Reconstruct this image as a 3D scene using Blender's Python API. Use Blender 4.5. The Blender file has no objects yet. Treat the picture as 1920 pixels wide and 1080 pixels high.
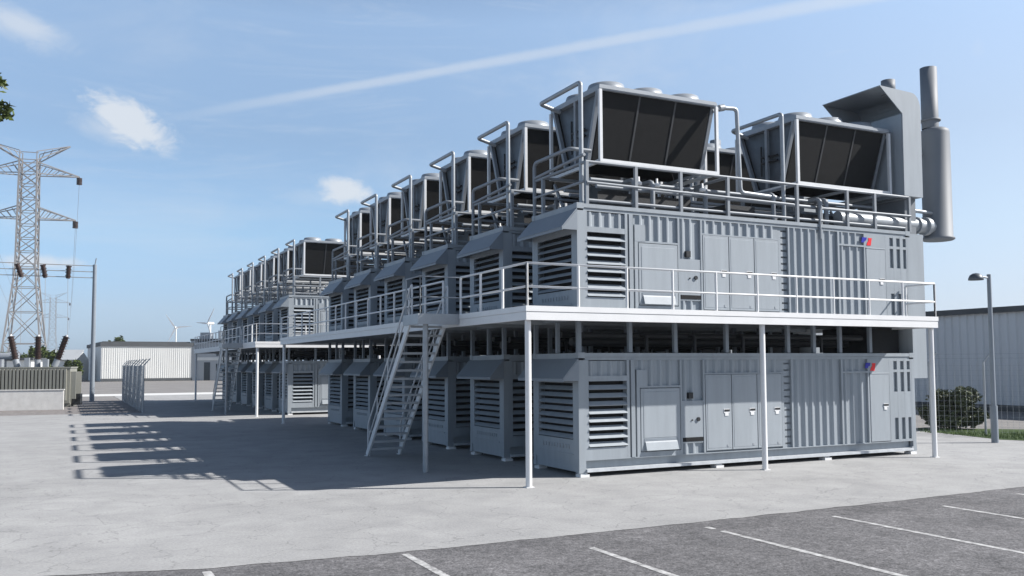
import bpy, math, random
from mathutils import Vector, Matrix, noise
R = math.radians
random.seed(7)
scene = bpy.context.scene
col = scene.collection

# ------------------------------------------------------------------ camera
F_PX, YAW, PITCH, ROLL = 1681.2, 0.4631, 0.0611, -0.0054
fwd = Vector((math.sin(YAW)*math.cos(PITCH), math.cos(YAW)*math.cos(PITCH), math.sin(PITCH)))
rt0 = Vector((math.cos(YAW), -math.sin(YAW), 0)); up0 = rt0.cross(fwd)
rt = rt0*math.cos(ROLL) + up0*math.sin(ROLL); up = up0*math.cos(ROLL) - rt0*math.sin(ROLL)
cd = bpy.data.cameras.new('camera'); cam = bpy.data.objects.new('camera', cd); col.objects.link(cam)
cam.matrix_world = Matrix(((rt.x, up.x, -fwd.x, -11.6226), (rt.y, up.y, -fwd.y, -19.5441), (rt.z, up.z, -fwd.z, 2.838), (0, 0, 0, 1)))
cd.sensor_width = 36; cd.lens = F_PX/1920*36; cd.shift_y = 40.6/1920
cd.clip_start = 0.1; cd.clip_end = 6000
scene.camera = cam

# ------------------------------------------------------------------ exposure, sun, sky
scene.view_settings.view_transform = 'Standard'; scene.view_settings.look = 'None'
scene.view_settings.exposure = 0.62; scene.view_settings.gamma = 1
SUN = Vector((1.13, -0.55, 1.0)).normalized()
sd = bpy.data.lights.new('sun', 'SUN'); sd.energy = 5.0; sd.angle = R(0.5); sd.color = (1.0, 0.965, 0.92)
so = bpy.data.objects.new('sun', sd); col.objects.link(so); so.location = (30, -20, 40)
so.rotation_euler = SUN.to_track_quat('Z', 'Y').to_euler()

world = bpy.data.worlds.new('World'); scene.world = world; world.use_nodes = True
nt = world.node_tree; nt.nodes.clear(); N = nt.nodes; LK = nt.links
def nd(t, **k):
    n = N.new(t)
    for a, v in k.items(): setattr(n, a, v)
    return n
def mth(op, a, b=None, c=None, clamp=False):
    n = nd('ShaderNodeMath', operation=op); n.use_clamp = clamp
    for i, v in enumerate((a, b, c)):
        if v is None: continue
        if isinstance(v, (int, float)): n.inputs[i].default_value = v
        else: LK.new(v, n.inputs[i])
    return n.outputs[0]
sky = nd('ShaderNodeTexSky', sky_type='NISHITA', sun_disc=False)
sky.sun_elevation = math.asin(SUN.z); sky.sun_rotation = math.atan2(SUN.x, SUN.y)
sky.air_density = 1.0; sky.dust_density = 0.6; sky.ozone_density = 1.6; sky.altitude = 0
bg = nd('ShaderNodeBackground'); bg.inputs[1].default_value = 0.07
wo = nd('ShaderNodeOutputWorld')
geo = nd('ShaderNodeTexCoord')
DIR = geo.outputs['Generated']
def dot(v, out=DIR):
    n = nd('ShaderNodeVectorMath', operation='DOT_PRODUCT'); LK.new(out, n.inputs[0]); n.inputs[1].default_value = v
    return n.outputs['Value']
def nz(scale, detail=6, rough=.55, stretch=(1, 1, 1), dist=0.0):
    mp = nd('ShaderNodeMapping'); mp.inputs['Scale'].default_value = stretch; LK.new(DIR, mp.inputs[0])
    n = nd('ShaderNodeTexNoise'); n.inputs['Scale'].default_value = scale; n.inputs['Detail'].default_value = detail
    n.inputs['Roughness'].default_value = rough; n.inputs['Distortion'].default_value = dist
    LK.new(mp.outputs[0], n.inputs['Vector']); return n.outputs['Fac']
def sstep(v, lo, hi):
    n = nd('ShaderNodeMapRange', interpolation_type='SMOOTHSTEP'); LK.new(v, n.inputs[0])
    n.inputs[1].default_value = lo; n.inputs[2].default_value = hi
    return n.outputs[0]
n_fine = nz(30, 10, .66, (1, 1, 1.6), .6); n_mid = nz(9, 6, .6)
dens = None
def add_cloud(m):
    global dens
    dens = m if dens is None else mth('MAXIMUM', dens, m)
def blob(c, e, a, b, k, lo, hi):
    """soft cloud round sky direction c, long axis towards e, half sizes a and b (radians)"""
    c = Vector(c).normalized(); e1 = (Vector(e) - c*Vector(e).dot(c)).normalized(); e2 = c.cross(e1)
    u = mth('DIVIDE', dot(e1), a); v = mth('DIVIDE', dot(e2), b)
    r = mth('SQRT', mth('ADD', mth('MULTIPLY', u, u), mth('MULTIPLY', v, v)))
    f = mth('SUBTRACT', mth('ADD', 1.0, mth('MULTIPLY', mth('SUBTRACT', n_fine, .5), 1.45)), r)
    add_cloud(mth('MULTIPLY', mth('MULTIPLY', sstep(f, lo, hi), k), mth('GREATER_THAN', dot(c), 0.0)))
blob((.0545, .968, .2455), (.0933, .9698, .2253), .058, .026, .85, .0, .62)
blob((.040, .9705, .236), (.0933, .9698, .2253), .045, .016, .45, -.2, 1.0)
blob((.2680, .9450, .1875), (.2982, .9345, .1865), .034, .021, .85, -.05, .62)
blob((.2433, .9530, .181), (.2982, .9345, .18), .050, .011, .20, -.3, .9)
blob((.7765, .5530, .3015), (.78, .555, .27), .026, .014, .26, -.3, 1.0)
blob((-.0440, .945, .322), (-.0162, .9457, .314), .052, .018, .60, -.3, .9)
blob((-.021, .9946, .1030), (.01, .9946, .1030), .040, .009, .75, -.2, .8)
blob((.15, .975, .16), (.30, .94, .17), .10, .012, .14, -.5, 1.2)
# contrail: a thin band along a great circle
ca, cb = Vector((.0821, .9646, .2505)).normalized(), Vector((.6581, .6623, .3583)).normalized()
cn = ca.cross(cb).normalized(); cm = (ca + cb).normalized(); ct = (cb - ca).normalized()
along = dot(ct)
dist = mth('ABSOLUTE', mth('ADD', dot(cn), mth('MULTIPLY', mth('SUBTRACT', n_mid, .5), .004)))
wid = mth('ADD', .0045, mth('ADD', mth('MULTIPLY', n_fine, .006), mth('MULTIPLY', mth('MAXIMUM', along, 0.0), .012)))
ctr = mth('MULTIPLY', mth('SUBTRACT', 1.0, sstep(mth('DIVIDE', dist, wid), .15, 1.05)), sstep(along, -.40, -.10))
ctr = mth('MULTIPLY', ctr, mth('GREATER_THAN', dot(cm), .3))
add_cloud(mth('MULTIPLY', ctr, mth('ADD', .20, mth('MULTIPLY', n_mid, .42))))
# high thin veil
veil = sstep(nz(3.2, 9, .62, (1, 1, 3.2), .5), .48, .82)
add_cloud(mth('MULTIPLY', veil, .30))
add_cloud(mth('MULTIPLY', mth('MULTIPLY', sstep(dot((.9, -.44, 0)), -.15, .75), mth('SUBTRACT', 1.0, sstep(mth('ABSOLUTE', dot((0, 0, 1))), .05, .5))), .62))
wisp = sstep(nz(5.0, 10, .7, (.6, 1.4, 5.5), .9), .50, .80)
add_cloud(mth('MULTIPLY', wisp, .26))
mx = nd('ShaderNodeMix', data_type='RGBA')
tint = nd('ShaderNodeMix', data_type='RGBA', blend_type='MULTIPLY'); tint.inputs[0].default_value = 1
LK.new(sky.outputs[0], tint.inputs[6])
sp_ = nd('ShaderNodeSeparateXYZ'); LK.new(DIR, sp_.inputs[0])
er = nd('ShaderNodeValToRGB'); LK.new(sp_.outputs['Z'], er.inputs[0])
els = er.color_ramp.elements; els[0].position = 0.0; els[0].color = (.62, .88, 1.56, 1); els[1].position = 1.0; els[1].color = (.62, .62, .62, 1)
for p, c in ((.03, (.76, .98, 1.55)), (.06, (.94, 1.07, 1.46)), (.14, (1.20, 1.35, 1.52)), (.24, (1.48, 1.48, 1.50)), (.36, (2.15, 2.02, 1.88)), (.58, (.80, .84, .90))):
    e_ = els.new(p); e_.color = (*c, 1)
# sky dimmed behind the camera and to the left, cutting fill on shaded faces
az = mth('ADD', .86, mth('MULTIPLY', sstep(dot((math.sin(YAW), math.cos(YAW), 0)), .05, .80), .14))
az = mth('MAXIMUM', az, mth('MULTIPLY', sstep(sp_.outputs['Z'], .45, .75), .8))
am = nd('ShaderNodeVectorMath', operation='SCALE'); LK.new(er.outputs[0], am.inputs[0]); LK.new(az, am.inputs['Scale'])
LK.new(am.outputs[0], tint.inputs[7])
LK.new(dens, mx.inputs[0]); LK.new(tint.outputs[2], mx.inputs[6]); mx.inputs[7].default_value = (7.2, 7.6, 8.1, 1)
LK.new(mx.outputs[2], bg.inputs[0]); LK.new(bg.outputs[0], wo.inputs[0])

# ------------------------------------------------------------------ materials
MATS = {}
def mat(name, c, rough=.6, metal=0.0, var=0.08, vscale=1.5, bump=0.0, bscale=40, spec=.4, streak=0.0, c2=None):
    if name in MATS: return MATS[name]
    m = bpy.data.materials.new(name); m.use_nodes = True; t = m.node_tree; b = t.nodes['Principled BSDF']
    b.inputs['Roughness'].default_value = rough; b.inputs['Metallic'].default_value = metal
    b.inputs['Specular IOR Level'].default_value = spec
    tc = t.nodes.new('ShaderNodeTexCoord'); n1 = t.nodes.new('ShaderNodeTexNoise')
    n1.inputs['Scale'].default_value = vscale; n1.inputs['Detail'].default_value = 8; n1.inputs['Roughness'].default_value = .62
    mp = t.nodes.new('ShaderNodeMapping'); t.links.new(tc.outputs['Object'], mp.inputs[0])
    if streak: mp.inputs['Scale'].default_value = (1, 1, streak)
    t.links.new(mp.outputs[0], n1.inputs['Vector'])
    rp = t.nodes.new('ShaderNodeValToRGB'); rp.color_ramp.elements[0].position = .3; rp.color_ramp.elements[1].position = .72
    lo = [x*(1-var) for x in c]; hi = [min(1, x*(1+var)) for x in (c2 or c)]
    rp.color_ramp.elements[0].color = (*lo, 1); rp.color_ramp.elements[1].color = (*hi, 1)
    t.links.new(n1.outputs['Fac'], rp.inputs[0]); t.links.new(rp.outputs[0], b.inputs['Base Color'])
    if bump:
        n2 = t.nodes.new('ShaderNodeTexNoise'); n2.inputs['Scale'].default_value = bscale; n2.inputs['Detail'].default_value = 5
        t.links.new(tc.outputs['Object'], n2.inputs['Vector'])
        bp = t.nodes.new('ShaderNodeBump'); bp.inputs['Strength'].default_value = bump; bp.inputs['Distance'].default_value = .02
        t.links.new(n2.outputs['Fac'], bp.inputs['Height']); t.links.new(bp.outputs[0], b.inputs['Normal'])
    MATS[name] = m; return m

PAINT = mat('container_paint', (.30, .332, .362), .5, var=.09, vscale=4.5, streak=.10, spec=.35)
PANEL = mat('panel_paint', (.325, .357, .387), .48, var=.08, vscale=4.0, streak=.12, spec=.35)
HOODP = mat('hood_paint', (.22, .25, .285), .5, var=.06, vscale=1.2)
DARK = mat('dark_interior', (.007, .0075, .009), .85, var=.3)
RUBBER = mat('black_fitting', (.02, .021, .023), .5, var=.2)
WHITE = mat('white_steel', (.74, .74, .74), .45, var=.04, vscale=2)
GALV = mat('galvanised_steel', (.35, .375, .40), .42, metal=.25, var=.12, vscale=3)
COIL = mat('cooler_coil', (.0065, .0067, .0072), .85, var=.25, vscale=5)
CASING = mat('cooler_casing', (.30, .325, .355), .45, metal=.15, var=.08, vscale=2)
STACK = mat('stack_paint', (.175, .19, .21), .6, var=.06, vscale=1)
BLUE = mat('logo_blue', (.012, .016, .33), .4, var=.02)
RED = mat('logo_red', (.78, .016, .02), .4, var=.02)
FRAME = mat('frame_paint', (.68, .69, .70), .45, var=.06, vscale=3)
ENDP = mat('end_plate_steel', (.085, .10, .118), .45, metal=.2, var=.25, vscale=2.5)
RACK = mat('rack_tube', (.24, .26, .285), .5, metal=.1, var=.12, vscale=3)
BASE_LIT = mat('base_rail_sunlit_tone', (.50, .525, .55), .5, var=.14, vscale=5)  # sunlit brightness of the flange put into the colour, paler than the body
MULL = mat('coil_mullion', (.06, .063, .067), .6, var=.15)
GRATE = mat('stair_steel', (.40, .425, .45), .5, metal=.1, var=.1, vscale=4)

# ------------------------------------------------------------------ mesh helper
class MB:
    def __init__(s): s.v = []; s.f = []; s.m = []; s.sm = []; s.cur = 0
    def _add(s, vs, fs, smooth=False):
        o = len(s.v); s.v += [tuple(p) for p in vs]
        for f in fs: s.f.append([i+o for i in f]); s.m.append(s.cur); s.sm.append(smooth)
    def box(s, x0, x1, y0, y1, z0, z1):
        s._add([(x, y, z) for x in (x0, x1) for y in (y0, y1) for z in (z0, z1)],
               [(0, 1, 3, 2), (4, 6, 7, 5), (0, 4, 5, 1), (2, 3, 7, 6), (0, 2, 6, 4), (1, 5, 7, 3)]); return s
    def prism(s, poly, ax, a, b):
        """closed polygon (2D, in the two other axes in order) extruded along axis ax from a to b"""
        n = len(poly); vs = []
        for t in (a, b):
            for p in poly:
                q = list(p); q.insert(ax, t); vs.append(q)
        s._add(vs, [tuple(range(n))[::-1], tuple(range(n, 2*n))] + [(i, (i+1) % n, n+(i+1) % n, n+i) for i in range(n)]); return s
    def plate(s, p, n, t):
        """polygon p (3D) with thickness t along n"""
        n = Vector(n).normalized()*t; k = len(p); vs = [Vector(q) for q in p] + [Vector(q)+n for q in p]
        s._add(vs, [tuple(range(k))[::-1], tuple(range(k, 2*k))] + [(i, (i+1) % k, k+(i+1) % k, k+i) for i in range(k)]); return s
    def tube(s, pts, r, n=8, r2=None, cap=True, smooth=True):
        P = [Vector(p) for p in pts]; K = len(P); rings = []
        prev = None
        for i, p in enumerate(P):
            d = (P[min(i+1, K-1)] - P[max(i-1, 0)]).normalized()
            if prev is None:
                a = Vector((0, 0, 1)) if abs(d.z) < .9 else Vector((1, 0, 0)); x = d.cross(a).normalized()
            else: x = (prev - d*prev.dot(d)).normalized()
            prev = x; y = d.cross(x)
            rr = r if r2 is None else r + (r2-r)*i/(K-1)
            k = 1.0
            if 0 < i < K-1:
                c = (P[i]-P[i-1]).normalized().dot(d); k = 1/max(c, .6)
            rings.append([p + (x*math.cos(2*math.pi*j/n) + y*math.sin(2*math.pi*j/n))*rr for j in range(n)])
        vs = [q for ring in rings for q in ring]; fs = []
        for i in range(K-1):
            for j in range(n): fs.append((i*n+j, i*n+(j+1) % n, (i+1)*n+(j+1) % n, (i+1)*n+j))
        s._add(vs, fs, smooth)
        if cap: s._add(rings[0], [tuple(range(n))[::-1]]); s._add(rings[-1], [tuple(range(n))])
        return s
    def bar(s, a, b, w, h=None):
        """square bar from a to b"""
        h = h or w; a = Vector(a); b = Vector(b); d = (b-a).normalized()
        u = Vector((0, 0, 1)) if abs(d.z) < .95 else Vector((1, 0, 0)); x = d.cross(u).normalized()*w/2; y = x.cross(d).normalized()*h/2
        s._add([a-x-y, a+x-y, a+x+y, a-x+y, b-x-y, b+x-y, b+x+y, b-x+y],
               [(3, 2, 1, 0), (4, 5, 6, 7), (0, 1, 5, 4), (1, 2, 6, 5), (2, 3, 7, 6), (3, 0, 4, 7)]); return s
    def lathe(s, prof, cx, cy, n=24, smooth=True):
        vs = []; K = len(prof)
        for r, z in prof: vs += [(cx+r*math.cos(2*math.pi*j/n), cy+r*math.sin(2*math.pi*j/n), z) for j in range(n)]
        s._add(vs, [(i*n+j, i*n+(j+1) % n, (i+1)*n+(j+1) % n, (i+1)*n+j) for i in range(K-1) for j in range(n)], smooth); return s
    def corr(s, x0, x1, z0, z1, y, depth=.05, pitch=.28, phase=0.0, flat=.05, sl=.065):
        """trapezoid-profile sheet in the XZ plane, ribs proud at y, valleys at y+depth"""
        prof = []; x = x0 + phase
        prof.append((x0, y+depth))
        while x + flat + 2*sl < x1:
            if x >= x0: prof += [(x, y+depth), (x+sl, y), (x+sl+flat, y), (x+2*sl+flat, y+depth)]
            x += pitch
        prof.append((x1, y+depth))
        vs = [(a, b, z) for z in (z0, z1) for a, b in prof]; k = len(prof)
        s._add(vs, [(i, i+1, k+i+1, k+i) for i in range(k-1)]); return s
    def build(s, name, mats, parent=None, bevel=0.0):
        if not isinstance(mats, (list, tuple)): mats = [mats]
        me = bpy.data.meshes.new(name); me.from_pydata(s.v, [], s.f)
        for m in mats: me.materials.append(m)
        me.polygons.foreach_set('material_index', s.m); me.polygons.foreach_set('use_smooth', s.sm); me.update()
        o = bpy.data.objects.new(name, me); col.objects.link(o)
        if parent: o.parent = parent
        if bevel:
            bv = o.modifiers.new('bevel', 'BEVEL'); bv.width = bevel; bv.segments = 1; bv.limit_method = 'ANGLE'; bv.angle_limit = R(50)
        return o

def tag(o, label=None, cat=None, group=None, kind=None):
    if label: o['label'] = label
    if cat: o['category'] = cat
    if group: o['group'] = group
    if kind: o['kind'] = kind
    return o
def empty(name, loc=(0, 0, 0), rz=0):
    o = bpy.data.objects.new(name, None); col.objects.link(o); o.location = loc; o.rotation_euler = (0, 0, rz); o.empty_display_size = .3
    return o
KIDS = {}
def kids(o): return [c for c in bpy.data.objects if c.parent == o]
def copy_tree(o, parent=None, tree=None):
    c = o.copy(); col.objects.link(c)
    if parent: c.parent = parent
    for ch in kids(o): copy_tree(ch, c)
    return c
def structure(name, mb, m): return tag(mb.build(name, m), kind='structure')
def arc_path(pts, r=.15, n=4):
    """round the corners of a polyline"""
    P = [Vector(p) for p in pts]; out = [P[0]]
    for i in range(1, len(P)-1):
        a = (P[i-1]-P[i]); b = (P[i+1]-P[i]); rr = min(r, a.length*.45, b.length*.45)
        p0 = P[i]+a.normalized()*rr; p1 = P[i]+b.normalized()*rr
        for k in range(n+1):
            t = k/n; out.append(p0*(1-t)**2 + P[i]*2*t*(1-t) + p1*t*t)
    out.append(P[-1]); return out

# ------------------------------------------------------------------ setting
PITCH_Y, BLOCK2, NM = 4.304, 32.78, 6
def ground_mat(name, c, c2, vscale, fine, bump, cracks=0.0, speck=.2, patch=.0, rough=.85):
    m = bpy.data.materials.new(name); m.use_nodes = True; t = m.node_tree; b = t.nodes['Principled BSDF']
    b.inputs['Roughness'].default_value = rough; b.inputs['Specular IOR Level'].default_value = .25
    tc = t.nodes.new('ShaderNodeTexCoord')
    def n_(sc, det=8, ro=.6, d=0):
        n = t.nodes.new('ShaderNodeTexNoise'); n.inputs['Scale'].default_value = sc; n.inputs['Detail'].default_value = det
        n.inputs['Roughness'].default_value = ro; n.inputs['Distortion'].default_value = d
        t.links.new(tc.outputs['Object'], n.inputs['Vector']); return n.outputs['Fac']
    def ramp(v, a, b_, ca, cb):
        r = t.nodes.new('ShaderNodeValToRGB'); r.color_ramp.elements[0].position = a; r.color_ramp.elements[1].position = b_
        r.color_ramp.elements[0].color = (*ca, 1); r.color_ramp.elements[1].color = (*cb, 1); t.links.new(v, r.inputs[0]); return r.outputs[0]
    def mul(a, b_, f=1.0):
        x = t.nodes.new('ShaderNodeMix'); x.data_type = 'RGBA'; x.blend_type = 'MULTIPLY'; x.inputs[0].default_value = f
        t.links.new(a, x.inputs[6]); t.links.new(b_, x.inputs[7]); return x.outputs[2]
    colr = ramp(n_(vscale, 8, .65, .3), .32, .70, c, c2)
    fn = n_(fine, 3, .7)
    colr = mul(colr, ramp(fn, .30, .70, (1-speck,)*3, (1+speck*.6,)*3))
    if speck > .2: colr = mul(colr, ramp(n_(fine*.28, 6, .75), .36, .64, (1-speck*.55,)*3, (1+speck*.5,)*3))
    if patch: colr = mul(colr, ramp(n_(.22, 5, .55, .6), .38, .62, (1-patch,)*3, (1, 1, 1)))
    if cracks:
        mp = t.nodes.new('ShaderNodeVectorMath'); mp.operation = 'ADD'
        dn = t.nodes.new('ShaderNodeTexNoise'); dn.inputs['Scale'].default_value = 1.3; dn.inputs['Detail'].default_value = 4
        t.links.new(tc.outputs['Object'], dn.inputs['Vector']); t.links.new(tc.outputs['Object'], mp.inputs[0]); t.links.new(dn.outputs['Color'], mp.inputs[1])
        vo = t.nodes.new('ShaderNodeTexVoronoi'); vo.feature = 'DISTANCE_TO_EDGE'; vo.inputs['Scale'].default_value = .75
        t.links.new(mp.outputs[0], vo.inputs['Vector'])
        cr = ramp(vo.outputs['Distance'], 0, .012, (1-cracks,)*3, (1, 1, 1)); colr = mul(colr, cr)
    t.links.new(colr, b.inputs['Base Color'])
    bp = t.nodes.new('ShaderNodeBump'); bp.inputs['Strength'].default_value = bump; bp.inputs['Distance'].default_value = .012
    t.links.new(fn, bp.inputs['Height']); t.links.new(bp.outputs[0], b.inputs['Normal'])
    MATS[name] = m; return m
G_FAR = ground_mat('far_ground', (.20, .19, .185), (.26, .25, .24), .3, 14, .2)
G_CONC = ground_mat('concrete', (.315, .315, .317), (.405, .405, .402), .9, 22, .4, cracks=.28, speck=.19, patch=.08)
G_ASPH = ground_mat('asphalt', (.13, .128, .133), (.225, .22, .226), 1.1, 26, .8, speck=.62, patch=.14)
G_STRIP = ground_mat('pale_concrete', (.60, .60, .59), (.66, .66, .65), .5, 20, .2)
G_GRAV = ground_mat('gravel', (.17, .155, .15), (.30, .28, .27), 2.5, 12, .6, speck=.4)
G_GRASS = ground_mat('grass_soil', (.035, .06, .015), (.06, .10, .025), 3, 20, .8, speck=.4)

def sheet(poly, z):
    b = MB(); b._add([(x, y, z) for x, y in poly], [tuple(range(len(poly)))]); return b
structure('ground', sheet([(-1500, -1500), (1500, -1500), (1500, 1500), (-1500, 1500)], -.016), G_FAR)
# concrete apron with a slightly ragged front edge against the asphalt
edge = []
ex = [(-60, -6.2), (-14, -5.75), (-12.3, -5.45), (-9.8, -6.15), (-6.9, -6.42), (-4.7, -6.44), (-1.5, -6.45), (4, -6.4), (8, -6.28), (20, -6.2), (34, -6.2)]
for (xa, ya), (xb, yb) in zip(ex, ex[1:]):
    k = max(1, int((xb-xa)/.12)) if xa > -15 and xb < 12 else 1
    for i in range(k):
        x = xa+(xb-xa)*i/k; edge.append((x, ya+(yb-ya)*i/k + noise.noise(Vector((x*1.7, 0, 0)))*.06 + noise.noise(Vector((x*6, 3, 0)))*.03))
edge.append((34, -6.2))
structure('concrete_apron', sheet(edge + [(34, .6), (19.4, 1.2), (19.05, 2.0), (20.4, 6.9), (15, 12), (15, 76), (-7.25, 76), (-7.25, 40.5), (-60, 43.5)], 0.0), G_CONC)
structure('car_park', sheet([(-80, -60), (60, -60), (60, -5.9), (-80, -4.9)], -.006), G_ASPH)
structure('gravel_strip', sheet([(-60, 43.4), (-7.3, 40.4), (-7.3, 66), (-60, 66)], -.010), G_GRAV)
structure('pale_kerb_strip', sheet([(-60, 76), (40, 76), (40, 83), (-60, 83)], -.008), G_STRIP)
structure('grass_verge', sheet([(19.1, 2.0), (19.45, 1.25), (34, .5), (34, 2.6), (24.6, 4.6), (21.6, 7.6), (20.4, 6.8)], .006), G_GRASS)
# worn painted parking lines
def line_mat():
    m = bpy.data.materials.new('worn_line_paint'); m.use_nodes = True; t = m.node_tree; b = t.nodes['Principled BSDF']; b.inputs['Roughness'].default_value = .8
    tc = t.nodes.new('ShaderNodeTexCoord'); n = t.nodes.new('ShaderNodeTexNoise'); n.inputs['Scale'].default_value = 7; n.inputs['Detail'].default_value = 9; n.inputs['Roughness'].default_value = .7
    t.links.new(tc.outputs['Object'], n.inputs['Vector']); r = t.nodes.new('ShaderNodeValToRGB')
    r.color_ramp.elements[0].position = .36; r.color_ramp.elements[1].position = .62; r.color_ramp.elements[0].color = (.19, .185, .187, 1); r.color_ramp.elements[1].color = (.56, .56, .555, 1)
    t.links.new(n.outputs['Fac'], r.inputs[0]); t.links.new(r.outputs[0], b.inputs['Base Color']); return m
LM = line_mat(); rng0 = random.Random(11)
mb = MB()
for lx, y0 in ((-9.79, -6.35), (-6.96, -6.55), (-4.24, -7.25), (-1.56, -6.9), (1.22, -6.9), (4.02, -7.05), (6.85, -6.9), (9.65, -6.9)):
    n = 26
    for i in range(n):
        if i < 3 and rng0.random() < .45-.12*i: continue
        ya = y0-(5.6*i/n); yb = y0-(5.6*(i+1)/n)
        w1 = .06+.016*noise.noise(Vector((lx, ya*3, 0))); w2 = .06+.016*noise.noise(Vector((lx, yb*3, 0)))
        mb._add([(lx-w1, ya, -.001), (lx-w2, yb, -.001), (lx+w2, yb, -.001), (lx+w1, ya, -.001)], [(0, 1, 2, 3)])
structure('parking_line_markings', mb, LM)

# ------------------------------------------------------------------ generator container (local: x 0..12.19, y 0..2.44, z 0..3.0)
L, W, H = 12.19, 2.44, 3.0
def louvre(n, x0, x1, z0, z1, d=.11, t=.014):
    b = MB(); p = (z1-z0)/n
    for i in range(n):
        z = z0+i*p+.01
        b.prism([(-.035, z), (-.035+t*1.2, z-t*.6), (d, z+p*.46), (d-.01, z+p*.46+t)], 0, x0, x1)
    return b
def make_container():
    root = empty('generator_container')
    b = MB()
    # corner posts, rails, floor, roof, back and right end
    for x0, x1 in ((0, .2), (L-.14, L)):
        b.box(x0, x1, 0, .14, .02, H-.18); b.box(x0, x1, W-.14, W, .02, H-.18)
    for x in (0, L-.2):
        for y in (-.012, W-.16): b.box(x-.008, x+.2, y, y+.17, -.02, .12); b.box(x-.008, x+.2, y, y+.17, H-.13, H+.015)
    b.box(.2, L-.2, .02, .10, H-.18, H-.105); b.box(.2, L-.2, -.008, .06, H-.10, H)          # top rail, two bands
    b.box(.2, L-.2, W-.1, W, H-.18, H)
    b.box(.0, .06, .17, W-.17, H-.16, H); b.box(L-.06, L, .17, W-.17, H-.16, H)
    b.box(.06, L-.06, .06, W-.1, H-.05, H-.03)                                              # roof sheet
    b.box(.2, L-.2, .13, .16, .06, .30); b.box(.2, L-.14, .0, .15, .285, .31)
    b.box(.2, L-.2, W-.15, W, 0, .3); b.box(.02, .12, .16, W-.16, 0, .24); b.box(L-.1, L-.02, .16, W-.16, 0, .24)
    b.box(.12, L-.1, .16, W-.16, .1, .16)
    b.box(L-.06, L-.03, .14, W-.14, .24, H-.16)
    # back wall, corrugated, facing +y
    k = len(b.v); b.corr(.2, L-.2, .3, H-.18, 0, .05); 
    for i in range(k, len(b.v)): x, y, z = b.v[i]; b.v[i] = (x, W-.02-y, z)
    # front wall: plain strips and corrugated fields
    yb = .075
    b.box(1.52, L-.14, yb, yb+.03, .31, H-.18)
    b.corr(.28, 1.46, 2.42, 2.80, .012, .055, .30, .02)
    b.box(.2, .30, .004, .06, .31, 2.82); b.box(1.46, 1.54, .004, .25, .31, 2.82); b.box(.3, 1.46, .006, .06, 2.28, 2.42); b.box(.3, 1.46, .006, .06, .31, .6)
    b.box(1.58, 1.70, -.012, .06, .31, 2.82)                                                # pillar
    b.box(1.76, 2.1, .0, .06, 2.12, 2.56); b.corr(1.76, 2.12, 2.56, 2.82, .012, .055, .30, .1)
    b.corr(2.12, 3.18, 2.14, 2.82, .012, .055, .29, .04)
    b.box(1.76, 1.86, .004, .06, .31, 2.12); b.box(1.86, 3.16, .004, .06, .31, .42); b.box(1.86, 3.16, .006, .06, 2.09, 2.14); b.box(3.16, 3.22, .004, .07, .31, 2.82)
    b.corr(3.22, 3.92, 1.72, 2.82, .012, .055, .25, .03)
    b.box(3.22, 3.92, .005, .06, .74, 1.72); b.corr(3.22, 3.92, .31, .60, .012, .055, .25, .03); b.box(3.22, 3.92, .008, .06, .59, .63)
    b.box(3.92, 3.98, -.006, .07, .31, 2.82)
    b.corr(3.98, 6.76, 2.46, 2.82, .012, .055, .30, .02); b.box(3.98, 6.76, .0, .06, 2.42, 2.46); b.box(6.72, 6.80, .0, .07, .31, 2.42)
    b.box(7.10, 7.16, .004, .07, .31, 2.82)
    b.corr(7.16, 9.10, .31, 2.82, .008, .06, .28, .10)
    b.box(9.06, 9.13, -.004, .07, .31, 2.82); b.corr(9.13, 10.16, 2.46, 2.82, .012, .055, .28, .04); b.box(9.13, 10.16, -.004, .06, 2.41, 2.46)
    b.corr(9.13, 10.16, .31, 2.41, .010, .055, .31, .04)
    b.box(10.16, 10.22, .0, .07, .31, 2.82); b.box(10.22, 11.08, .004, .06, 2.40, 2.82)
    # right bay: plate with recessed vertical slots
    xs = [11.08, 11.30, 11.42, 11.60, 11.72, 11.90, 12.0]; b.box(11.08, 11.27, .002, .06, .31, 2.82)
    for xa, xb in ((11.43, 11.57), (11.73, 11.86), (12.0, 12.05)): b.box(xa, xb, .002, .06, .31, 2.82)
    for za, zb in ((.31, .36), (1.02, 1.82), (2.42, 2.50), (2.76, 2.82)): b.box(11.27, 12.05, .004, .06, za, zb)
    b.build('body', PAINT, root)
    fl = MB(); fl.box(.2, L-.2, -.06, .15, .0, .075); fl.build('base_rail', BASE_LIT, root)
    # left end (x = 0): frame round the louvre
    e = MB()
    e.box(.004, .08, .14, .30, .24, H-.16); e.box(.004, .08, W-.30, W-.14, .24, H-.16); e.box(.006, .08, .30, W-.30, 2.24, H-.16); e.box(.006, .08, .30, W-.30, .24, .80)
    e.box(-.012, .01, .30, W-.30, .40, .44)
    for i in range(10): e.box(-.014, .008, .5+i*.15, .56+i*.15, .56, .66)
    e.build('end_wall', PAINT, root)
    # louvres: side and end, each a bank of slats in front of a dark cavity
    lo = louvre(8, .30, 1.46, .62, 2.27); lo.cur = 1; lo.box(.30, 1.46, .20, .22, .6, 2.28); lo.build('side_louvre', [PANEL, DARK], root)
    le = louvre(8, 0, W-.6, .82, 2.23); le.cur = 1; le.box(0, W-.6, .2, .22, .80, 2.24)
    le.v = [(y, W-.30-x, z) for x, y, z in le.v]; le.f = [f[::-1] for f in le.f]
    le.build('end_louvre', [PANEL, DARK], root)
    # sloped rain hood over the end louvre
    h = MB()
    h.plate([(-.005, -.03, 2.84), (-.45, -.03, 2.34), (-.45, W+.03, 2.34), (-.005, W+.03, 2.84)], (-.50, 0, .445), .025)
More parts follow.
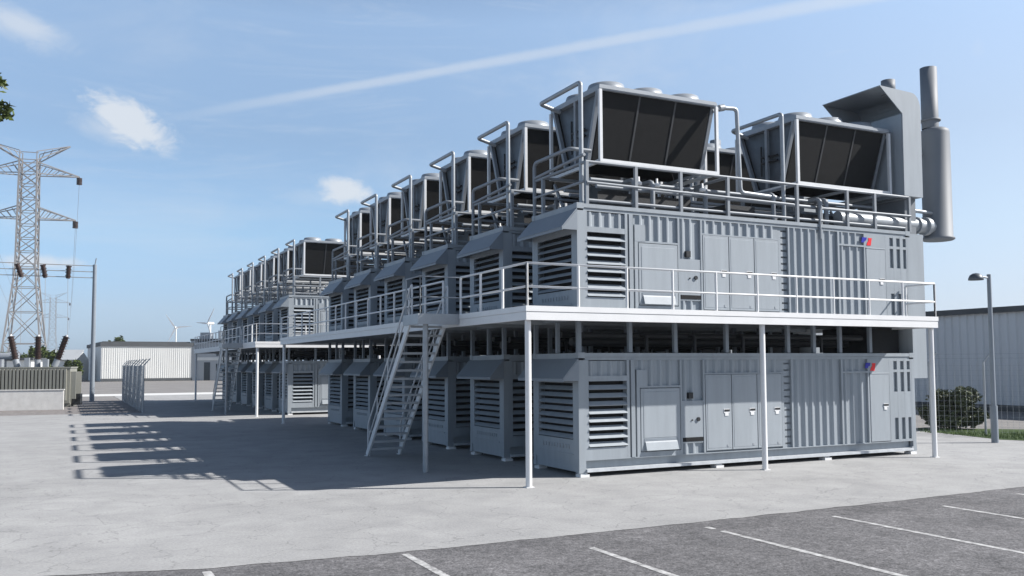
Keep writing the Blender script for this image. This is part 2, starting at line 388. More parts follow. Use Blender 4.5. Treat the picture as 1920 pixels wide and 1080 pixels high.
    h.prism([(-.005, 2.83), (-.435, 2.35), (-.435, 2.30), (-.005, 2.30)], 1, -.03, -.008); h.prism([(-.005, 2.83), (-.435, 2.35), (-.435, 2.30), (-.005, 2.30)], 1, W+.008, W+.03)
    h.box(-.455, -.435, -.03, W+.03, 2.28, 2.345)
    h.build('rain_hood', HOODP, root)
    # access door A with the sloped tray at its foot
    d = MB(); d.box(1.88, 3.14, -.004, .05, .44, 2.07); d.box(1.96, 3.06, -.012, .0, .78, 1.98)
    dd = d.build('access_panel', PANEL, root, .006)
    t = MB(); t.prism([(-.03, .66), (-.01, .70), (.02, .70), (.02, .46), (-.09, .46)], 0, 2.0, 3.02); t.cur = 1; t.box(1.97, 3.05, -.014, .01, .64, .76)
    t.build('tray', [PANEL, HOODP], dd)
    for i in range(3):
        x0 = 4.0+i*.91
        d = MB(); d.box(x0, x0+.885, -.012, .05, .36, 2.41); d.box(x0+.05, x0+.835, -.017, -.01, .42, 2.35)
        o = d.build('service_door', PANEL, root, .006)
        k = MB(); k.box(x0+.60, x0+.80, -.028, -.015, 1.36, 1.47); k.cur = 1; k.box(x0+.62, x0+.80, -.036, -.026, 1.40, 1.455); k.cur = 0; k.box(x0+.64, x0+.76, -.03, -.016, 1.28, 1.36)
        k.build('handle', [WHITE, RUBBER], o)
        q = MB(); q.box(x0+.70, x0+.76, -.026, -.015, .44, .50); q.build('latch', GALV, o)
    d = MB(); d.box(10.24, 11.06, -.010, .05, .33, 2.37); d.box(10.24, 11.06, -.02, .0, 2.37, 2.40)
    o = d.build('personnel_door', PANEL, root, .006)
    k = MB(); k.box(10.78, 10.98, -.026, -.012, 1.36, 1.47); k.cur = 1; k.box(10.78, 10.98, -.034, -.024, 1.40, 1.455); k.cur = 0; k.box(10.80, 10.92, -.028, -.014, 1.28, 1.36)
    k.build('handle', [WHITE, RUBBER], o)
    # control plate fittings
    k = MB(); k.box(3.42, 3.56, -.03, .07, 1.78, 1.94); k.build('socket', RUBBER, root)
    k = MB(); k.tube([(3.74, -.03, 1.22), (3.74, .01, 1.22)], .055, 14); k.tube([(3.54, -.02, 1.20), (3.54, .01, 1.20)], .02, 8); k.build('gauge', RUBBER, root)
    k = MB(); k.box(3.24, 3.90, -.004, .03, .63, .74); k.build('slot_vent', DARK, root)
    # rung strip
    k = MB(); k.box(6.80, 7.10, .12, .14, .31, 2.82); k.cur = 1
    for i in range(13): k.box(6.88, 7.10, .075, .10, .40+i*.19, .45+i*.19)
    k.build('rung_strip', [DARK, PAINT], root)
    # emblem: blue and red slanted flags
    z = 2.60; k = MB(); k.prism([(10.05, z-.05), (10.09, z+.11), (10.29, z+.11), (10.26, z+.02), (10.20, z+.0), (10.17, z-.05)], 1, -.006, .003); k.cur = 1
    k.prism([(10.27, z-.13), (10.30, z-.05), (10.36, z+.02), (10.35, z+.10), (10.50, z+.10), (10.45, z-.13)], 1, -.006, .003)
    k.build('emblem', [BLUE, RED], root)
    return root
def make_feet(root):
    for x in (.02, 4.3, 8.3, L-.3):
        for y in (.0, W-.22):
            f = MB(); f.box(x, x+.26, y-.03, y+.22, -.122, -.05); f.prism([(y-.0, -.05), (y+.2, -.05), (y+.16, -.0), (y+.04, -.0)], 0, x+.03, x+.23)
            f.build('foot', WHITE, root)

ORD = ['frontmost', 'second', 'third', 'fourth', 'fifth', 'sixth']
BL = ['near block', 'far block']
def modpos(bk, i): return bk*BLOCK2 + i*PITCH_Y
proto_up = make_container(); proto_lo = copy_tree(proto_up); make_feet(proto_lo)
ZLO, ZUP = .12, 3.95
for bk in range(2):
    for i in range(NM):
        for row, pr_, z in (('lower', proto_lo, ZLO), ('upper', proto_up, ZUP)):
            o = pr_ if (bk, i) == (0, 0) else copy_tree(pr_)
            o.location = (0, modpos(bk, i), z)
            place = 'on the ground' if row == 'lower' else 'up under dry coolers'
            tag(o, f'grey louvred container {place}, {ORD[i]} of {row} row, {BL[bk]}', 'container', 'stacked generator containers')

# ------------------------------------------------------------------ spacer frame in the dark gap between the two rows
def make_spacer():
    r = empty('spacer_frame')
    for x in (.0, 1.55, 3.0, 4.75, 7.0, 8.0, 9.05, 10.3):
        for y in (.02, W-.12): b = MB(); b.box(x, x+.11, y, y+.10, 0, .80); b.build('strut', HOODP, r)
    b = MB(); b.box(.01, .10, 1.1, 1.2, 0, .80); b.build('strut', HOODP, r)
    b = MB(); b.box(10.75, L-.12, .45, W-.1, .01, .79); b.build('gap_shade_box', DARK, r)  # near-black box added to stand in for the shaded opening
    p = MB()
    for y, z, rr in ((.62, .45, .09), (1.2, .3, .12), (1.75, .5, .08)): p.tube([(.5, y, z), (10.6, y, z)], rr, 8)
    for x in (2.3, 3.9, 5.6, 8.6): p.tube(arc_path([(x, .62, .45), (x, .30, .45), (x, .30, .0)], .12), .05, 8)
    p.build('pipe_run', RUBBER, r)
    return r
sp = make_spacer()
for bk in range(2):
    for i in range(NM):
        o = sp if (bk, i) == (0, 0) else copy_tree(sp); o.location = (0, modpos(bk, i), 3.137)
        tag(o, f'open frame of short struts between the stacked containers, {ORD[i]} module of the {BL[bk]}', 'frame', 'spacer frames between container rows')

# ------------------------------------------------------------------ dry cooler (local x 0..3.95, y 0..2.55, z 0..2)
CL, CW, CH = 3.85, 2.62, 2.0
def make_cooler():
    r = empty('dry_cooler')
    y0t, y0b, y1t, y1b = .06, .66, CW-.06, CW-.74; zb, zt = .12, 1.97
    b = MB(); b.box(-.03, CL+.03, -.03, CW+.03, zt, zt+.14); b.box(.02, CL-.02, .03, CW-.03, zt+.13, zt+.16); b.box(-.05, CL+.05, -.05, -.03, zt+.03, zt+.10)
    b.build('top_casing', CASING, r)
    for s in (0, 1):
        c = MB(); n = (0, -1, 0)
        ya, yb_ = (y0t, y0b) if s == 0 else (y1t, y1b); dy = .10 if s == 0 else -.10
        c.prism([(ya, zt), (yb_, zb), (yb_+dy, zb), (ya+dy, zt)], 0, .12, CL-.12); c.cur = 1
        for k in (1, 2):
            x = .12+(CL-.24)*k/3; e = -.012 if s == 0 else .012
            c.prism([(ya+e, zt), (yb_+e, zb), (yb_+e*.3, zb), (ya+e*.3, zt)], 0, x-.028, x+.028)
        o = c.build('coil_panel', [COIL, MULL], r)
    for x in (.0, CL-.05):
        e = MB(); e.cur = 1; xo = .12 if x == 0 else -.10; e.prism([(y0t+.12, zt), (y0b+.12, zb), (y1b-.12, zb), (y1t-.12, zt)], 0, x+.01+xo, x+.04+xo); e.cur = 0
        for (ya, yb_) in ((y0t, y0b), (y1t-.11, y1b-.11)): e.prism([(ya, zt), (yb_, zb), (yb_+.11, zb), (ya+.11, zt)], 0, x-.03, x+.08)
        e.prism([(CW/2-.05, zt), (CW/2-.05, zb), (CW/2+.05, zb), (CW/2+.05, zt)], 0, x-.02, x+.07)
        o = e.build('end_plate', [RACK, ENDP], r)
        f = MB()
        xx = x+.06 if x == 0 else x+.0
        for dz in (0, .16): f.tube([(xx, CW/2-.42, .95+dz), (xx, CW/2+.30, .95+dz*1.2)], .035, 6)
        f.tube([(xx, CW/2+.30, .55), (xx, CW/2+.30, 1.5)], .03, 6)
        f.build('manifold', RUBBER, o)
    fr = MB()
    for x in (-.02, CL+.02):
        for y in (-.03, CW+.03): fr.bar((x, y, 0), (x, y, zt), .085)
        fr.bar((x, -.03, .045), (x, CW+.03, .045), .085)
    for y in (-.03, CW+.03): fr.bar((-.06, y, .045), (CL+.06, y, .045), .09)
    fr.build('frame', FRAME, r)
    for i in range(3):
        for j in range(2):
            cx, cy = CL*(i+.5)/3, CW*(.27+.46*j); z = zt+.16
            f = MB(); f.lathe([(.55, z), (.54, z+.05), (.49, z+.20), (.46, z+.20), (.47, z+.02)], cx, cy, 24); f.cur = 1
            f.lathe([(.47, z+.02), (.05, z+.02)], cx, cy, 24); f.lathe([(.12, z+.02), (.12, z+.12), (.0, z+.12)], cx, cy, 12)
            for k in range(6):
                a = k*math.pi/3; c0, s0 = math.cos(a), math.sin(a)
                f.plate([(cx+c0*.1-s0*.05, cy+s0*.1+c0*.05, z+.05), (cx+c0*.44-s0*.10, cy+s0*.44+c0*.10, z+.05), (cx+c0*.44+s0*.10, cy+s0*.44-c0*.10, z+.10), (cx+c0*.1+s0*.05, cy+s0*.1-c0*.05, z+.10)], (0, 0, 1), .01)
            f.cur = 0; f.bar((cx-.49, cy, z+.195), (cx+.49, cy, z+.195), .02); f.bar((cx, cy-.49, z+.195), (cx, cy+.49, z+.195), .02)
            f.bar((cx+.30, cy+.40, z+.0), (cx+.30, cy+.40, z+.24), .05)
            f.build('fan', [CASING, RUBBER], r)
    zr = 6.955-8.17
    p = MB(); p.tube(arc_path([(-.64, -.06, zr), (-.64, -.06, 2.06), (-.64, 2.15, 2.06), (-.0, 2.15, 2.06-.16)], .10), .062, 10)
    p.build('supply_pipe', GALV, r)
    p = MB(); p.tube(arc_path([(CL+.0, .12, 1.88), (CL+.30, .12, 2.02), (CL+.88, .10, 2.06), (CL+.88, .0, -.42), (CL+2.2, .0, -.46)], .14), .062, 10)
    p.tube([(CL+.25, .12, 2.0), (CL+.42, .12, 2.04)], .10, 10)
    o = p.build('return_pipe', GALV, r)
    return r
ck = make_cooler()
first = True
for bk in range(2):
    for i in range(NM):
        for s, (x, nm) in enumerate(((.99, 'left'), (7.93, 'right'))):
            if bk == 1 and s == 1: continue
            o = ck if first else copy_tree(ck); first = False
            o.location = (x, modpos(bk, i)+.40, 8.17)
            if s == 1:
                for c in kids(o):
                    if c.name.startswith('return_pipe'):
                        c.data = c.data if i else c.data
            tag(o, f'V-shaped dry cooler on {nm} end of {ORD[i]} container roof, {BL[bk]}', 'cooler', 'dry coolers on the container roofs')

# ------------------------------------------------------------------ pipe frame carrying the coolers (local origin at container corner, z 0 = roof)
def make_rack():
    r = empty('cooler_support_rack')
    zt = 1.11
    f = MB()
    for y in (.06, 2.38):
        f.tube([(.30, y, zt), (12.25, y, zt)], .042, 8)
    for y in (.0, 2.44): f.tube([(.30, y, .56), (7.35, y, .50)], .038, 8); f.tube(arc_path([(8.35, y-.02, -.45 if y < 1 else 0), (8.35, y-.02, .47), (12.25, y, .50)], .15), .038, 8)
    for y in (.10, 2.34): f.tube([(.30, y, .12), (12.1, y, .12)], .04, 8)
    for x in (.33, 4.0, 5.0, 7.53, 9.6, 12.25): f.tube([(x, .06, zt), (x, 2.9, zt)], .045, 8)
    f.build('rail', RACK, r)
    for x in (.33, 1.85, 3.32, 4.95, 7.53, 9.55, 10.72, 12.25):
        for y in (.05, 2.39): p = MB(); p.bar((x, y, 0), (x, y, zt), .085); p.build('post', RACK, r)
    for x in (.99, 4.9, 7.93, 11.83):
        p = MB(); p.bar((x, 2.9, zt-.04), (x, 2.4, .3), .07); p.build('brace', RACK, r)
    g = MB()
    g.tube(arc_path([(.30, 2.85, -.05), (.30, 2.85, 1.62), (.30, .85, 1.62), (.95, .85, 1.62)], .18), .055, 8)
    g.tube([(.30, 2.85, 1.18), (.30, .10, 1.30)], .045, 8); g.tube([(.30, 2.85, .62), (.30, .10, .60)], .04, 8)
    g.build('guard_rail', RACK, r)
    return r
rk = make_rack()
def make_pipework():
    r = empty('roof_pipework')
    a = MB(); a.box(1.1, 4.2, .75, 1.75, 0, .55); a.box(1.3, 2.2, .9, 1.6, .55, .80); a.build('pump_housing', RUBBER, r)
    a = MB(); a.box(8.3, 9.6, .6, 1.7, .0, .42); a.build('pump_housing', RUBBER, r)
    a = MB(); a.box(5.4, 6.5, .7, 1.9, 0, .5); a.build('pump_housing', RUBBER, r)
    p = MB()
    for y, z in ((.5, .62), (.8, .86), (1.9, .62), (2.2, .8)): p.tube([(.9, y, z), (11.6, y, z)], .055, 8)
    for x in (2.0, 2.6, 4.4, 6.9, 8.75, 9.0): p.tube(arc_path([(x, .8, .86), (x, .35, .86), (x, .35, .0)], .15), .07, 8)
    p.build('pipe', RACK, r)
    q = MB()
    for x in (2.15, 2.75, 4.3): q.lathe([(.0, .72), (.09, .72), (.09, .80), (.03, .84), (.03, .95), (.0, .95)], x, .35, 10)
    q.build('valve', WHITE, r)
    return r
pw = make_pipework()
for bk in range(2):
    for i in range(NM):
        o = rk if (bk, i) == (0, 0) else copy_tree(rk); o.location = (0, modpos(bk, i), 6.955)
        tag(o, f'galvanised tube rack holding the coolers above the {ORD[i]} container roof, {BL[bk]}', 'rack', 'cooler racks')
        if bk == 0:
            o = pw if i == 0 else copy_tree(pw); o.location = (0, modpos(bk, i), 6.93)
            tag(o, f'pumps and pipe runs lying under the coolers on the {ORD[i]} roof, {BL[bk]}', 'pipework', 'roof pipework')

# ------------------------------------------------------------------ exhaust duct with slanted hood, one per module of the near block
def make_duct():
    r = empty('exhaust_duct')
    T = .03; y0, y1 = .02, 2.40
    out = [(12.04, 8.10), (12.88, 8.10), (12.90, 10.95)]
    for k in range(1, 7): a = k*math.pi/12; out.append((12.50+.40*math.cos(a), 10.95+.52*math.sin(a)))
    out += [(11.07, 11.52), (12.06, 10.74)]
    b = MB()
    b.prism(out, 1, y0, y0+T); b.prism(out, 1, y1-T, y1)
    segs = list(zip(out, out[1:]))
    for k, (p, q) in enumerate(segs):
        if k == len(segs)-1: continue                         # the slanted mouth stays open
        if k == 0: continue
        P, Q = Vector((p[0], 0, p[1])), Vector((q[0], 0, q[1])); n = (Q-P).cross(Vector((0, 1, 0)))
        b.plate([(p[0], y0+T, p[1]), (q[0], y0+T, q[1]), (q[0], y1-T, q[1]), (p[0], y1-T, p[1])], -n if False else n, -T if n.x*(12.4-p[0]) < 0 else T)
    b.box(12.04, 12.04+T, y0+T, y1-T, 8.10, 10.74); b.box(12.07, 12.86, y0+T, y1-T, 8.10, 8.13)
    b.build('hood', PANEL, r)
    c = MB(); c.box(12.30, 12.80, .25, 2.15, 6.9, 8.10); c.build('neck', STACK, r)
    d = MB(); d.box(12.22, 12.84, .04, 2.40, 2.34, 6.90); d.build('lower_duct', PAINT, r)
    e = MB(); e.lathe([(.0, 11.46), (.22, 11.46), (.22, 11.93), (.20, 11.93), (.20, 11.6), (0, 11.6)], 12.02, .50, 16); e.build('vent_cap', STACK, r)
    return r
dk = make_duct()
for i in range(NM):
    o = dk if i == 0 else copy_tree(dk); o.location = (0, modpos(0, i), 0)
    tag(o, f'pale exhaust duct with slanted mouth at right end of {ORD[i]} container stack', 'duct', 'exhaust ducts of the near block')
# silencer stack
r = empty('exhaust_stack', (14.15, .5, 6.85))
b = MB(); b.lathe([(.0, .0), (.46, .0), (.51, .03), (.51, .08), (.455, .12), (.455, 3.58), (.43, 3.68), (.36, 3.73), (.28, 3.75)], 0, 0, 32); b.build('silencer', STACK, r)
b = MB(); b.lathe([(.265, 3.74), (.265, 5.80), (.245, 5.80), (.245, 4.5), (.0, 4.5)], -.13, .06, 28); b.lathe([(.26, 3.98), (.33, 3.99), (.33, 4.04), (.26, 4.05)], -.13, .06, 28); b.build('pipe', STACK, r)
b = MB(); b.tube([(-4.6, -.05, .42), (-.4, -.05, .42)], .22, 18); b.tube([(-.75, -.05, .42), (-.6, -.05, .42)], .30, 18); b.tube([(-1.15, -.05, .42), (-1.05, -.05, .42)], .28, 18)
b.build('inlet_pipe', GALV, r)
b = MB(); b.bar((-.2, .0, .3), (-1.4, .9, .3), .12); b.bar((-.2, .0, 2.9), (-1.4, .9, 2.9), .12); b.build('bracket', STACK, r)
tag(r, 'tall grey round exhaust silencer and chimney at the right end of the front stack', 'chimney')

# ------------------------------------------------------------------ white platforms
def rail_run(pts, n_post, z, mid=.45, top=1.0, r=.030, skip=()):
    b = MB()
    for h in (mid, top): b.tube([(x, y, z+h) for x, y in pts], r, 6)
    for (xa, ya), (xb, yb), n in zip(pts, pts[1:], n_post):
        for k in range(n+1): x = xa+(xb-xa)*k/n; y = ya+(yb-ya)*k/n; b.tube([(x, y, z), (x, y, z+top)], r*1.15, 6)
    return b
DX0, DX1, DY0, ZT, ZB = -2.1, 11.85, -1.2, 4.20, 3.87
def make_platform(y_end):
    r = empty('steel_platform')
    b = MB(); b.box(DX0+.08, DX1-.08, DY0+.08, y_end-.08, ZT-.09, ZT-.03); b.build('deck', GALV, r)
    f = MB()
    for z0, z1, o in ((ZT-.13, ZT, 0), (ZB, ZT-.15, .012)):       # channel edge: two bands with a groove
        f.box(DX0+o, DX1-o, DY0+o, DY0+.07, z0, z1); f.box(DX0+o, DX1-o, y_end-.07, y_end-o, z0, z1)
        f.box(DX0+o, DX0+.07, DY0+.07, y_end-.07, z0, z1); f.box(DX1-.07, DX1-o, DY0+.07, y_end-.07, z0, z1)
    f.box(DX0+.03, DX1-.03, DY0+.03, DY0+.06, ZB+.02, ZT-.02); f.box(DX0+.03, DX0+.06, DY0+.07, y_end-.07, ZB+.02, ZT-.02)
    f.build('edge_beam', WHITE, r)
    j = MB()
    for k in range(int((y_end-DY0)/2.15)): j.box(DX0+.08, DX1-.08, DY0+1+k*2.15, DY0+1.1+k*2.15, ZB+.05, ZT-.091)
    j.build('joist', GALV, r)
    for x, y in ((DX0+.16, DY0+.22), (5.16, DY0+.22), (DX1-.08, DY0+.22), (DX0+.16, y_end-.2), (DX1-.3, y_end-.2)):
        p = MB(); p.tube([(x, y, .02), (x, y, ZB+.02)], .075, 14); p.box(x-.10, x+.10, y-.10, y+.10, 0, .015); p.build('post', WHITE, r)
    # landing at the stair head
    g = MB(); g.box(-3.2, DX0, 2.8, 3.9, ZT-.09, ZT-.03); g.box(-3.2, DX0, 2.72, 2.80, ZB+.05, ZT); g.box(-3.28, -3.2, 2.72, 3.9, ZB+.05, ZT)
    g.tube([(-2.98, 2.95, .0), (-2.98, 2.95, ZT-.09)], .075, 14); g.build('landing', GALV, r)
    e = .06
    rail_run([(DX0+e, 2.75), (DX0+e, DY0+e), (DX1-e, DY0+e), (DX1-e, -.1)], (3, 10, 1), ZT).build('railing', WHITE, r)
    rail_run([(DX0+e, 4.0), (DX0+e, y_end-e)], (int(y_end/1.6),), ZT).build('railing', WHITE, r)
    rail_run([(-3.2, 3.86), (-3.2, 2.78), (DX0+e, 2.78)], (1, 1), ZT, r=.02).build('railing', GALV, r)
    return r
YE = 5*PITCH_Y + W + 1.2
pf = make_platform(YE)
tag(pf, 'white steel platform with railings wrapped round the near block of containers', 'platform', 'steel platforms')
p2 = copy_tree(pf); p2.location = (0, BLOCK2, 0)
tag(p2, 'white steel platform wrapped round the far block of containers', 'platform', 'steel platforms')

# stairs: open treads between two channel stringers, running along +y from the landing down to the ground
def make_stairs():
    r = empty('metal_staircase')
    ya, yb, za = 0.0, 4.0, 4.17
    for x in (0, 1.06):
        s = MB(); s.bar((x, ya, za), (x, yb, .02), .05, .20); s.box(x-.06, x+.06, yb-.12, yb+.1, 0, .02); s.build('stringer', FRAME, r)
        h = MB(); n = Vector((0, 0, 1))
        h.tube(arc_path([(x, ya-.05, za+.0), (x, ya-.05, za+.95), (x, yb-.10, 1.0), (x, yb-.10, .05)], .15), .027, 6)
        h.tube([(x, ya, za+.5), (x, yb-.1, .52)], .022, 6)
        for k in (1, 2, 3): t = k/4; h.tube([(x, ya+(yb-ya)*t, za*(1-t)), (x, ya+(yb-ya)*t, za*(1-t)+.95)], .018, 6)
        h.build('handrail', FRAME, r)
    n = 17
    for k in range(1, n):
        t = k/n; y = ya+(yb-ya)*t; z = za*(1-t)
        d = MB(); d.box(.03, 1.03, y-.12, y+.12, z-.02, z+.015); d.box(.03, 1.03, y-.125, y-.105, z-.05, z+.016); d.build('tread', GRATE, r)
    return r
st = make_stairs(); st.location = (-3.03, 3.91, 0)
tag(st, 'open steel staircase leading up to the platform of the near block', 'stairs', 'steel staircases')
s2 = copy_tree(st); s2.location = (-3.03, 3.91+BLOCK2, 0)
tag(s2, 'small far steel staircase beside the far block', 'stairs', 'steel staircases')

# ------------------------------------------------------------------ left background: substation
CONCW = mat('white_wall', (.62, .61, .59), .8, var=.10, vscale=2.5, bump=.3)
TANK = mat('transformer_paint', (.25, .25, .22), .55, var=.10, vscale=2, streak=.3)
PORC = mat('brown_porcelain', (.035, .016, .012), .6, var=.2)
LATT = mat('lattice_steel', (.30, .29, .285), .6, metal=.2, var=.1)
r = empty('concrete_wall', (-11.6, 47.4, 0), R(-9))
b = MB(); b.box(-6.5, 0, 0, .25, 0, 1.30); b.build('wall', CONCW, r); b = MB(); b.box(-6.55, .04, -.04, .29, 1.30, 1.36); b.build('coping', CONCW, r)
tag(r, 'low white concrete wall in front of the grey-green transformer', 'wall')
r = empty('power_transformer', (-13.3, 52.6, 0), R(-12))
b = MB(); b.box(-3.2, 2.15, 0, 2.2, .25, 2.75); b.box(-3.25, 2.2, -.05, 2.25, 2.75, 2.85); b.box(-3.2, 2.15, .2, 2.0, 0, .25); b.build('tank', TANK, r)
for k in range(22):
    f = MB(); x = -3.15+k*.235; f.box(x, x+.15, -.24, -.002, .45, 2.70); f.build('cooling_fin', TANK, r)
for k in range(6):
    f = MB(); y = .15+k*.36; f.box(2.152, 2.5, y, y+.13, .55, 2.5); f.build('cooling_fin', TANK, r)
b = MB(); b.box(2.2, 2.75, .5, 1.2, .1, .9); b.build('control_box', RUBBER, r)
for x, tx in ((-1.55, -.5), (-.25, .0), (.85, .75)):
    b = MB(); b.tube([(x, 1.1, 2.85), (x+tx*.3, 1.1, 3.4)], .22, 12); o = b.build('turret', CASING, r)
    prof = MB(); a = Vector((x+tx*.3, 1.1, 3.4)); e = Vector((x+tx, 1.1, 5.05)); pts = []
    for k in range(18): pts.append(a+(e-a)*k/17)
    prof.tube([a, e], .17, 10)
    for k in range(17): prof.tube([pts[k], pts[k]+(pts[k+1]-pts[k])*.55], .25 if k % 2 == 0 else .19, 10)
    prof.build('bushing', PORC, r); b = MB(); b.tube([e, e+(e-a).normalized()*.12], .10, 10); b.build('terminal', WHITE, r)
b = MB(); b.tube([(-3.1, 1.9, 3.6), (-1.7, 1.9, 3.6)], .3, 14); b.bar((-2.8, 1.9, 2.85), (-2.8, 1.9, 3.4), .2); b.bar((-1.9, 1.9, 2.85), (-1.9, 1.9, 3.4), .2); b.build('conservator', CASING, r)
for q_ in ((-2.9, -2.4, .4, 1.6, 2.85, 3.4), (-1.0, -.7, .6, .9, 2.85, 3.5), (.2, .55, .5, .9, 2.85, 3.4)): b = MB(); b.box(*q_); b.build('relay_box', CASING, r)
tag(r, 'grey-green finned power transformer with three dark bushings', 'transformer')
# gantry
r = empty('substation_gantry', (-9.48, 62.8, 0))
for x in (0, -8.0):
    b = MB(); b.tube([(0+x, 0, 0), (0+x, 0, 11.35)], .19, 12, r2=.15); b.tube([(x, 0, 11.3), (x+.1, 0, 11.9)], .05, 6); b.build('pole', HOODP, r)
b = MB()
for z in (11.25, 10.75, 10.25): b.tube([(-8, 0, z), (0, 0, z)], .035, 6)
for k in range(3): b.tube([(-6+k*2, 0, 10.25), (-6+k*2, 0, 11.25)], .02, 5)
b.build('beam', LATT, r)
for x, dx in ((-5.7, .35), (-3.85, .2), (-1.95, -.05)):
    b = MB(); a = Vector((x, -.25, 11.15)); e = Vector((x+dx, -.25, 10.1))
    b.tube([a, e], .15, 10)
    for k in range(8): p = a+(e-a)*k/8; b.tube([p, p+(e-a)*.08], .23 if k % 2 == 0 else .18, 10)
    b.build('insulator', PORC, r)
    b = MB(); b.tube([e, (x+dx+.1, -1.2, 4.6)], .015, 4); b.build('dropper_cable', LATT, r)
tag(r, 'grey gantry of two poles and a thin beam carrying brown insulators', 'gantry')

# lattice pylons
def make_pylon(h=52, t=.16, s=1.0):
    r = empty('lattice_pylon')
    b = MB()
    def hw(z): return (4.4 + (2.0-4.4)*z/24) if z < 24 else 2.0 + (1.75-2.0)*(z-24)/(h-3-24)
    zs = [0, 8, 15, 20.5, 25, 28.5, 31.5, 34.5, 37.5, 40.5, 43.5, 46.3, h-3]
    for z0, z1 in zip(zs, zs[1:]):
        a, c = hw(z0), hw(z1)
        for sx, sy in ((1, 1), (1, -1), (-1, 1), (-1, -1)): b.bar((sx*a, sy*a, z0), (sx*c, sy*c, z1), t*2.0)
        for q in (1, -1):
            b.bar((-a, q*a, z0), (c, q*c, z1), t); b.bar((a, q*a, z0), (-c, q*c, z1), t)
            b.bar((q*a, -a, z0), (q*c, c, z1), t); b.bar((q*a, a, z0), (q*c, -c, z1), t)
            b.bar((-c, q*c, z1), (c, q*c, z1), t); b.bar((q*c, -c, z1), (q*c, c, z1), t)
    b.build('tower', LATT, r)
    for z, ln in ((h-6, 10.2), (h-16, 9.6)):
        for sx in (1, -1):
            a = MB(); n = 6; w = 1.8
            for q in (1, -1):
                a.bar((sx*w, q*w*.9, z), (sx*ln, 0, z-.1), t*1.3); a.bar((sx*w, q*w*.9, z+2.6), (sx*ln, 0, z), t*1.3)
                for k in range(n):
                    f0, f1 = k/n, (k+1)/n
                    p0 = Vector((sx*(w+(ln-w)*f0), q*w*.9*(1-f0), z)); p1 = Vector((sx*(w+(ln-w)*f1), q*w*.9*(1-f1), z+2.6*(1-f1)))
                    a.bar(p0, p1, t*.8)
            a.build('cross_arm', LATT, r)
            i = MB(); i.tube([(sx*ln, 0, z), (sx*ln, 0, z-.3)], .1, 6)
            for k in range(5): i.tube([(sx*ln, 0, z-.3-k*.32), (sx*ln, 0, z-.5-k*.32)], .6, 8)
            i.build('insulator', PORC, r)
    a = MB()
    for sx in (1, -1):
        for q in (1, -1): a.bar((sx*1.6, q*1.6, h-3), (sx*8.2, 0, h+.8), t*1.3); a.bar((sx*1.8, q*1.6, h-1.0), (sx*8.2, 0, h+.9), t)
        for k in range(4): f = k/4; a.bar((sx*(1.6+6.6*f), 1.6*(1-f), h-3+3.8*f), (sx*(1.8+6.4*(f+.2)), 0, h-1.0+1.9*(f+.2)), t*.8)
        a.bar((sx*1.7, 1.6, h-3), (sx*1.7, 1.6, h-1), t*1.2); a.bar((sx*1.7, -1.6, h-3), (sx*1.7, -1.6, h-1), t*1.2)
    a.bar((-1.8, 0, h-1), (1.8, 0, h-1), t); a.build('peak_arm', LATT, r)
    return r
py = make_pylon(); py.location = (-19.5, 206.5, 0); py.rotation_euler = (0, 0, R(-8))
tag(py, 'tall lattice pylon with brown insulators behind the transformer', 'pylon', 'power line pylons')
q = make_pylon(t=.085); q.location = (-19.0, 655, 0); q.rotation_euler = (0, 0, R(-8))
tag(q, 'small far lattice pylon seen low to the right of the tall one', 'pylon', 'power line pylons')

# overhead conductors between the two pylons
for zz, ln_, nm in ((44.1, 10.2, 'upper'), (34.1, 9.6, 'lower')):
    for sx, sd_ in ((1, 'right'), (-1, 'left')):
        ca_, sa_ = math.cos(R(-8)), math.sin(R(-8))
        A = Vector((-19.5+sx*ln_*ca_, 206.5+sx*ln_*sa_, zz)); B_ = Vector((-19.0+sx*ln_*ca_, 655+sx*ln_*sa_, zz))
        b = MB(); b.tube([A+(B_-A)*(k/24)+Vector((0, 0, -13*4*(k/24)*(1-k/24))) for k in range(25)], .035, 5)
        tag(b.build('overhead_cable', LATT), f'thin overhead cable from the {sd_} end of the tall pylon\'s {nm} arm', 'cable', 'overhead cables between the pylons')

# security fence with bent post tips
def fence(name, p0, p1, n, h=2.95, bend=(.35, 0), dens=.2, wire=.012):
    r = empty(name, (p0[0], p0[1], 0)); d = Vector((p1[0]-p0[0], p1[1]-p0[1], 0)); ln = d.length; u = d.normalized()
    for k in range(n+1):
        p = u*ln*k/n; b = MB()
        b.tube([p, p+Vector((0, 0, h))], .04, 8); b.tube([p+Vector((0, 0, h-.02)), p+Vector((bend[0], bend[1], h+.38))], .035, 8); b.build('post', GALV, r)
    m = MB()
    k = 0.0
    while k < ln: m.bar(u*k+Vector((0, 0, .08)), u*k+Vector((0, 0, h-.05)), wire); k += dens
    z = .1
    while z < h: m.bar(Vector((0, 0, z)), u*ln+Vector((0, 0, z)), wire); z += dens
    for f in (.35, .8): m.bar(Vector((bend[0]*f, bend[1]*f, h+.38*f)), u*ln+Vector((bend[0]*f, bend[1]*f, h+.38*f)), .01)
    m.build('wire_mesh', GALV, r)
    return r
tag(fence('mesh_fence', (-7.25, 39.4), (-7.2, 62), 8, dens=.16), 'grey wire mesh fence with bent post tips left of the far containers', 'fence')

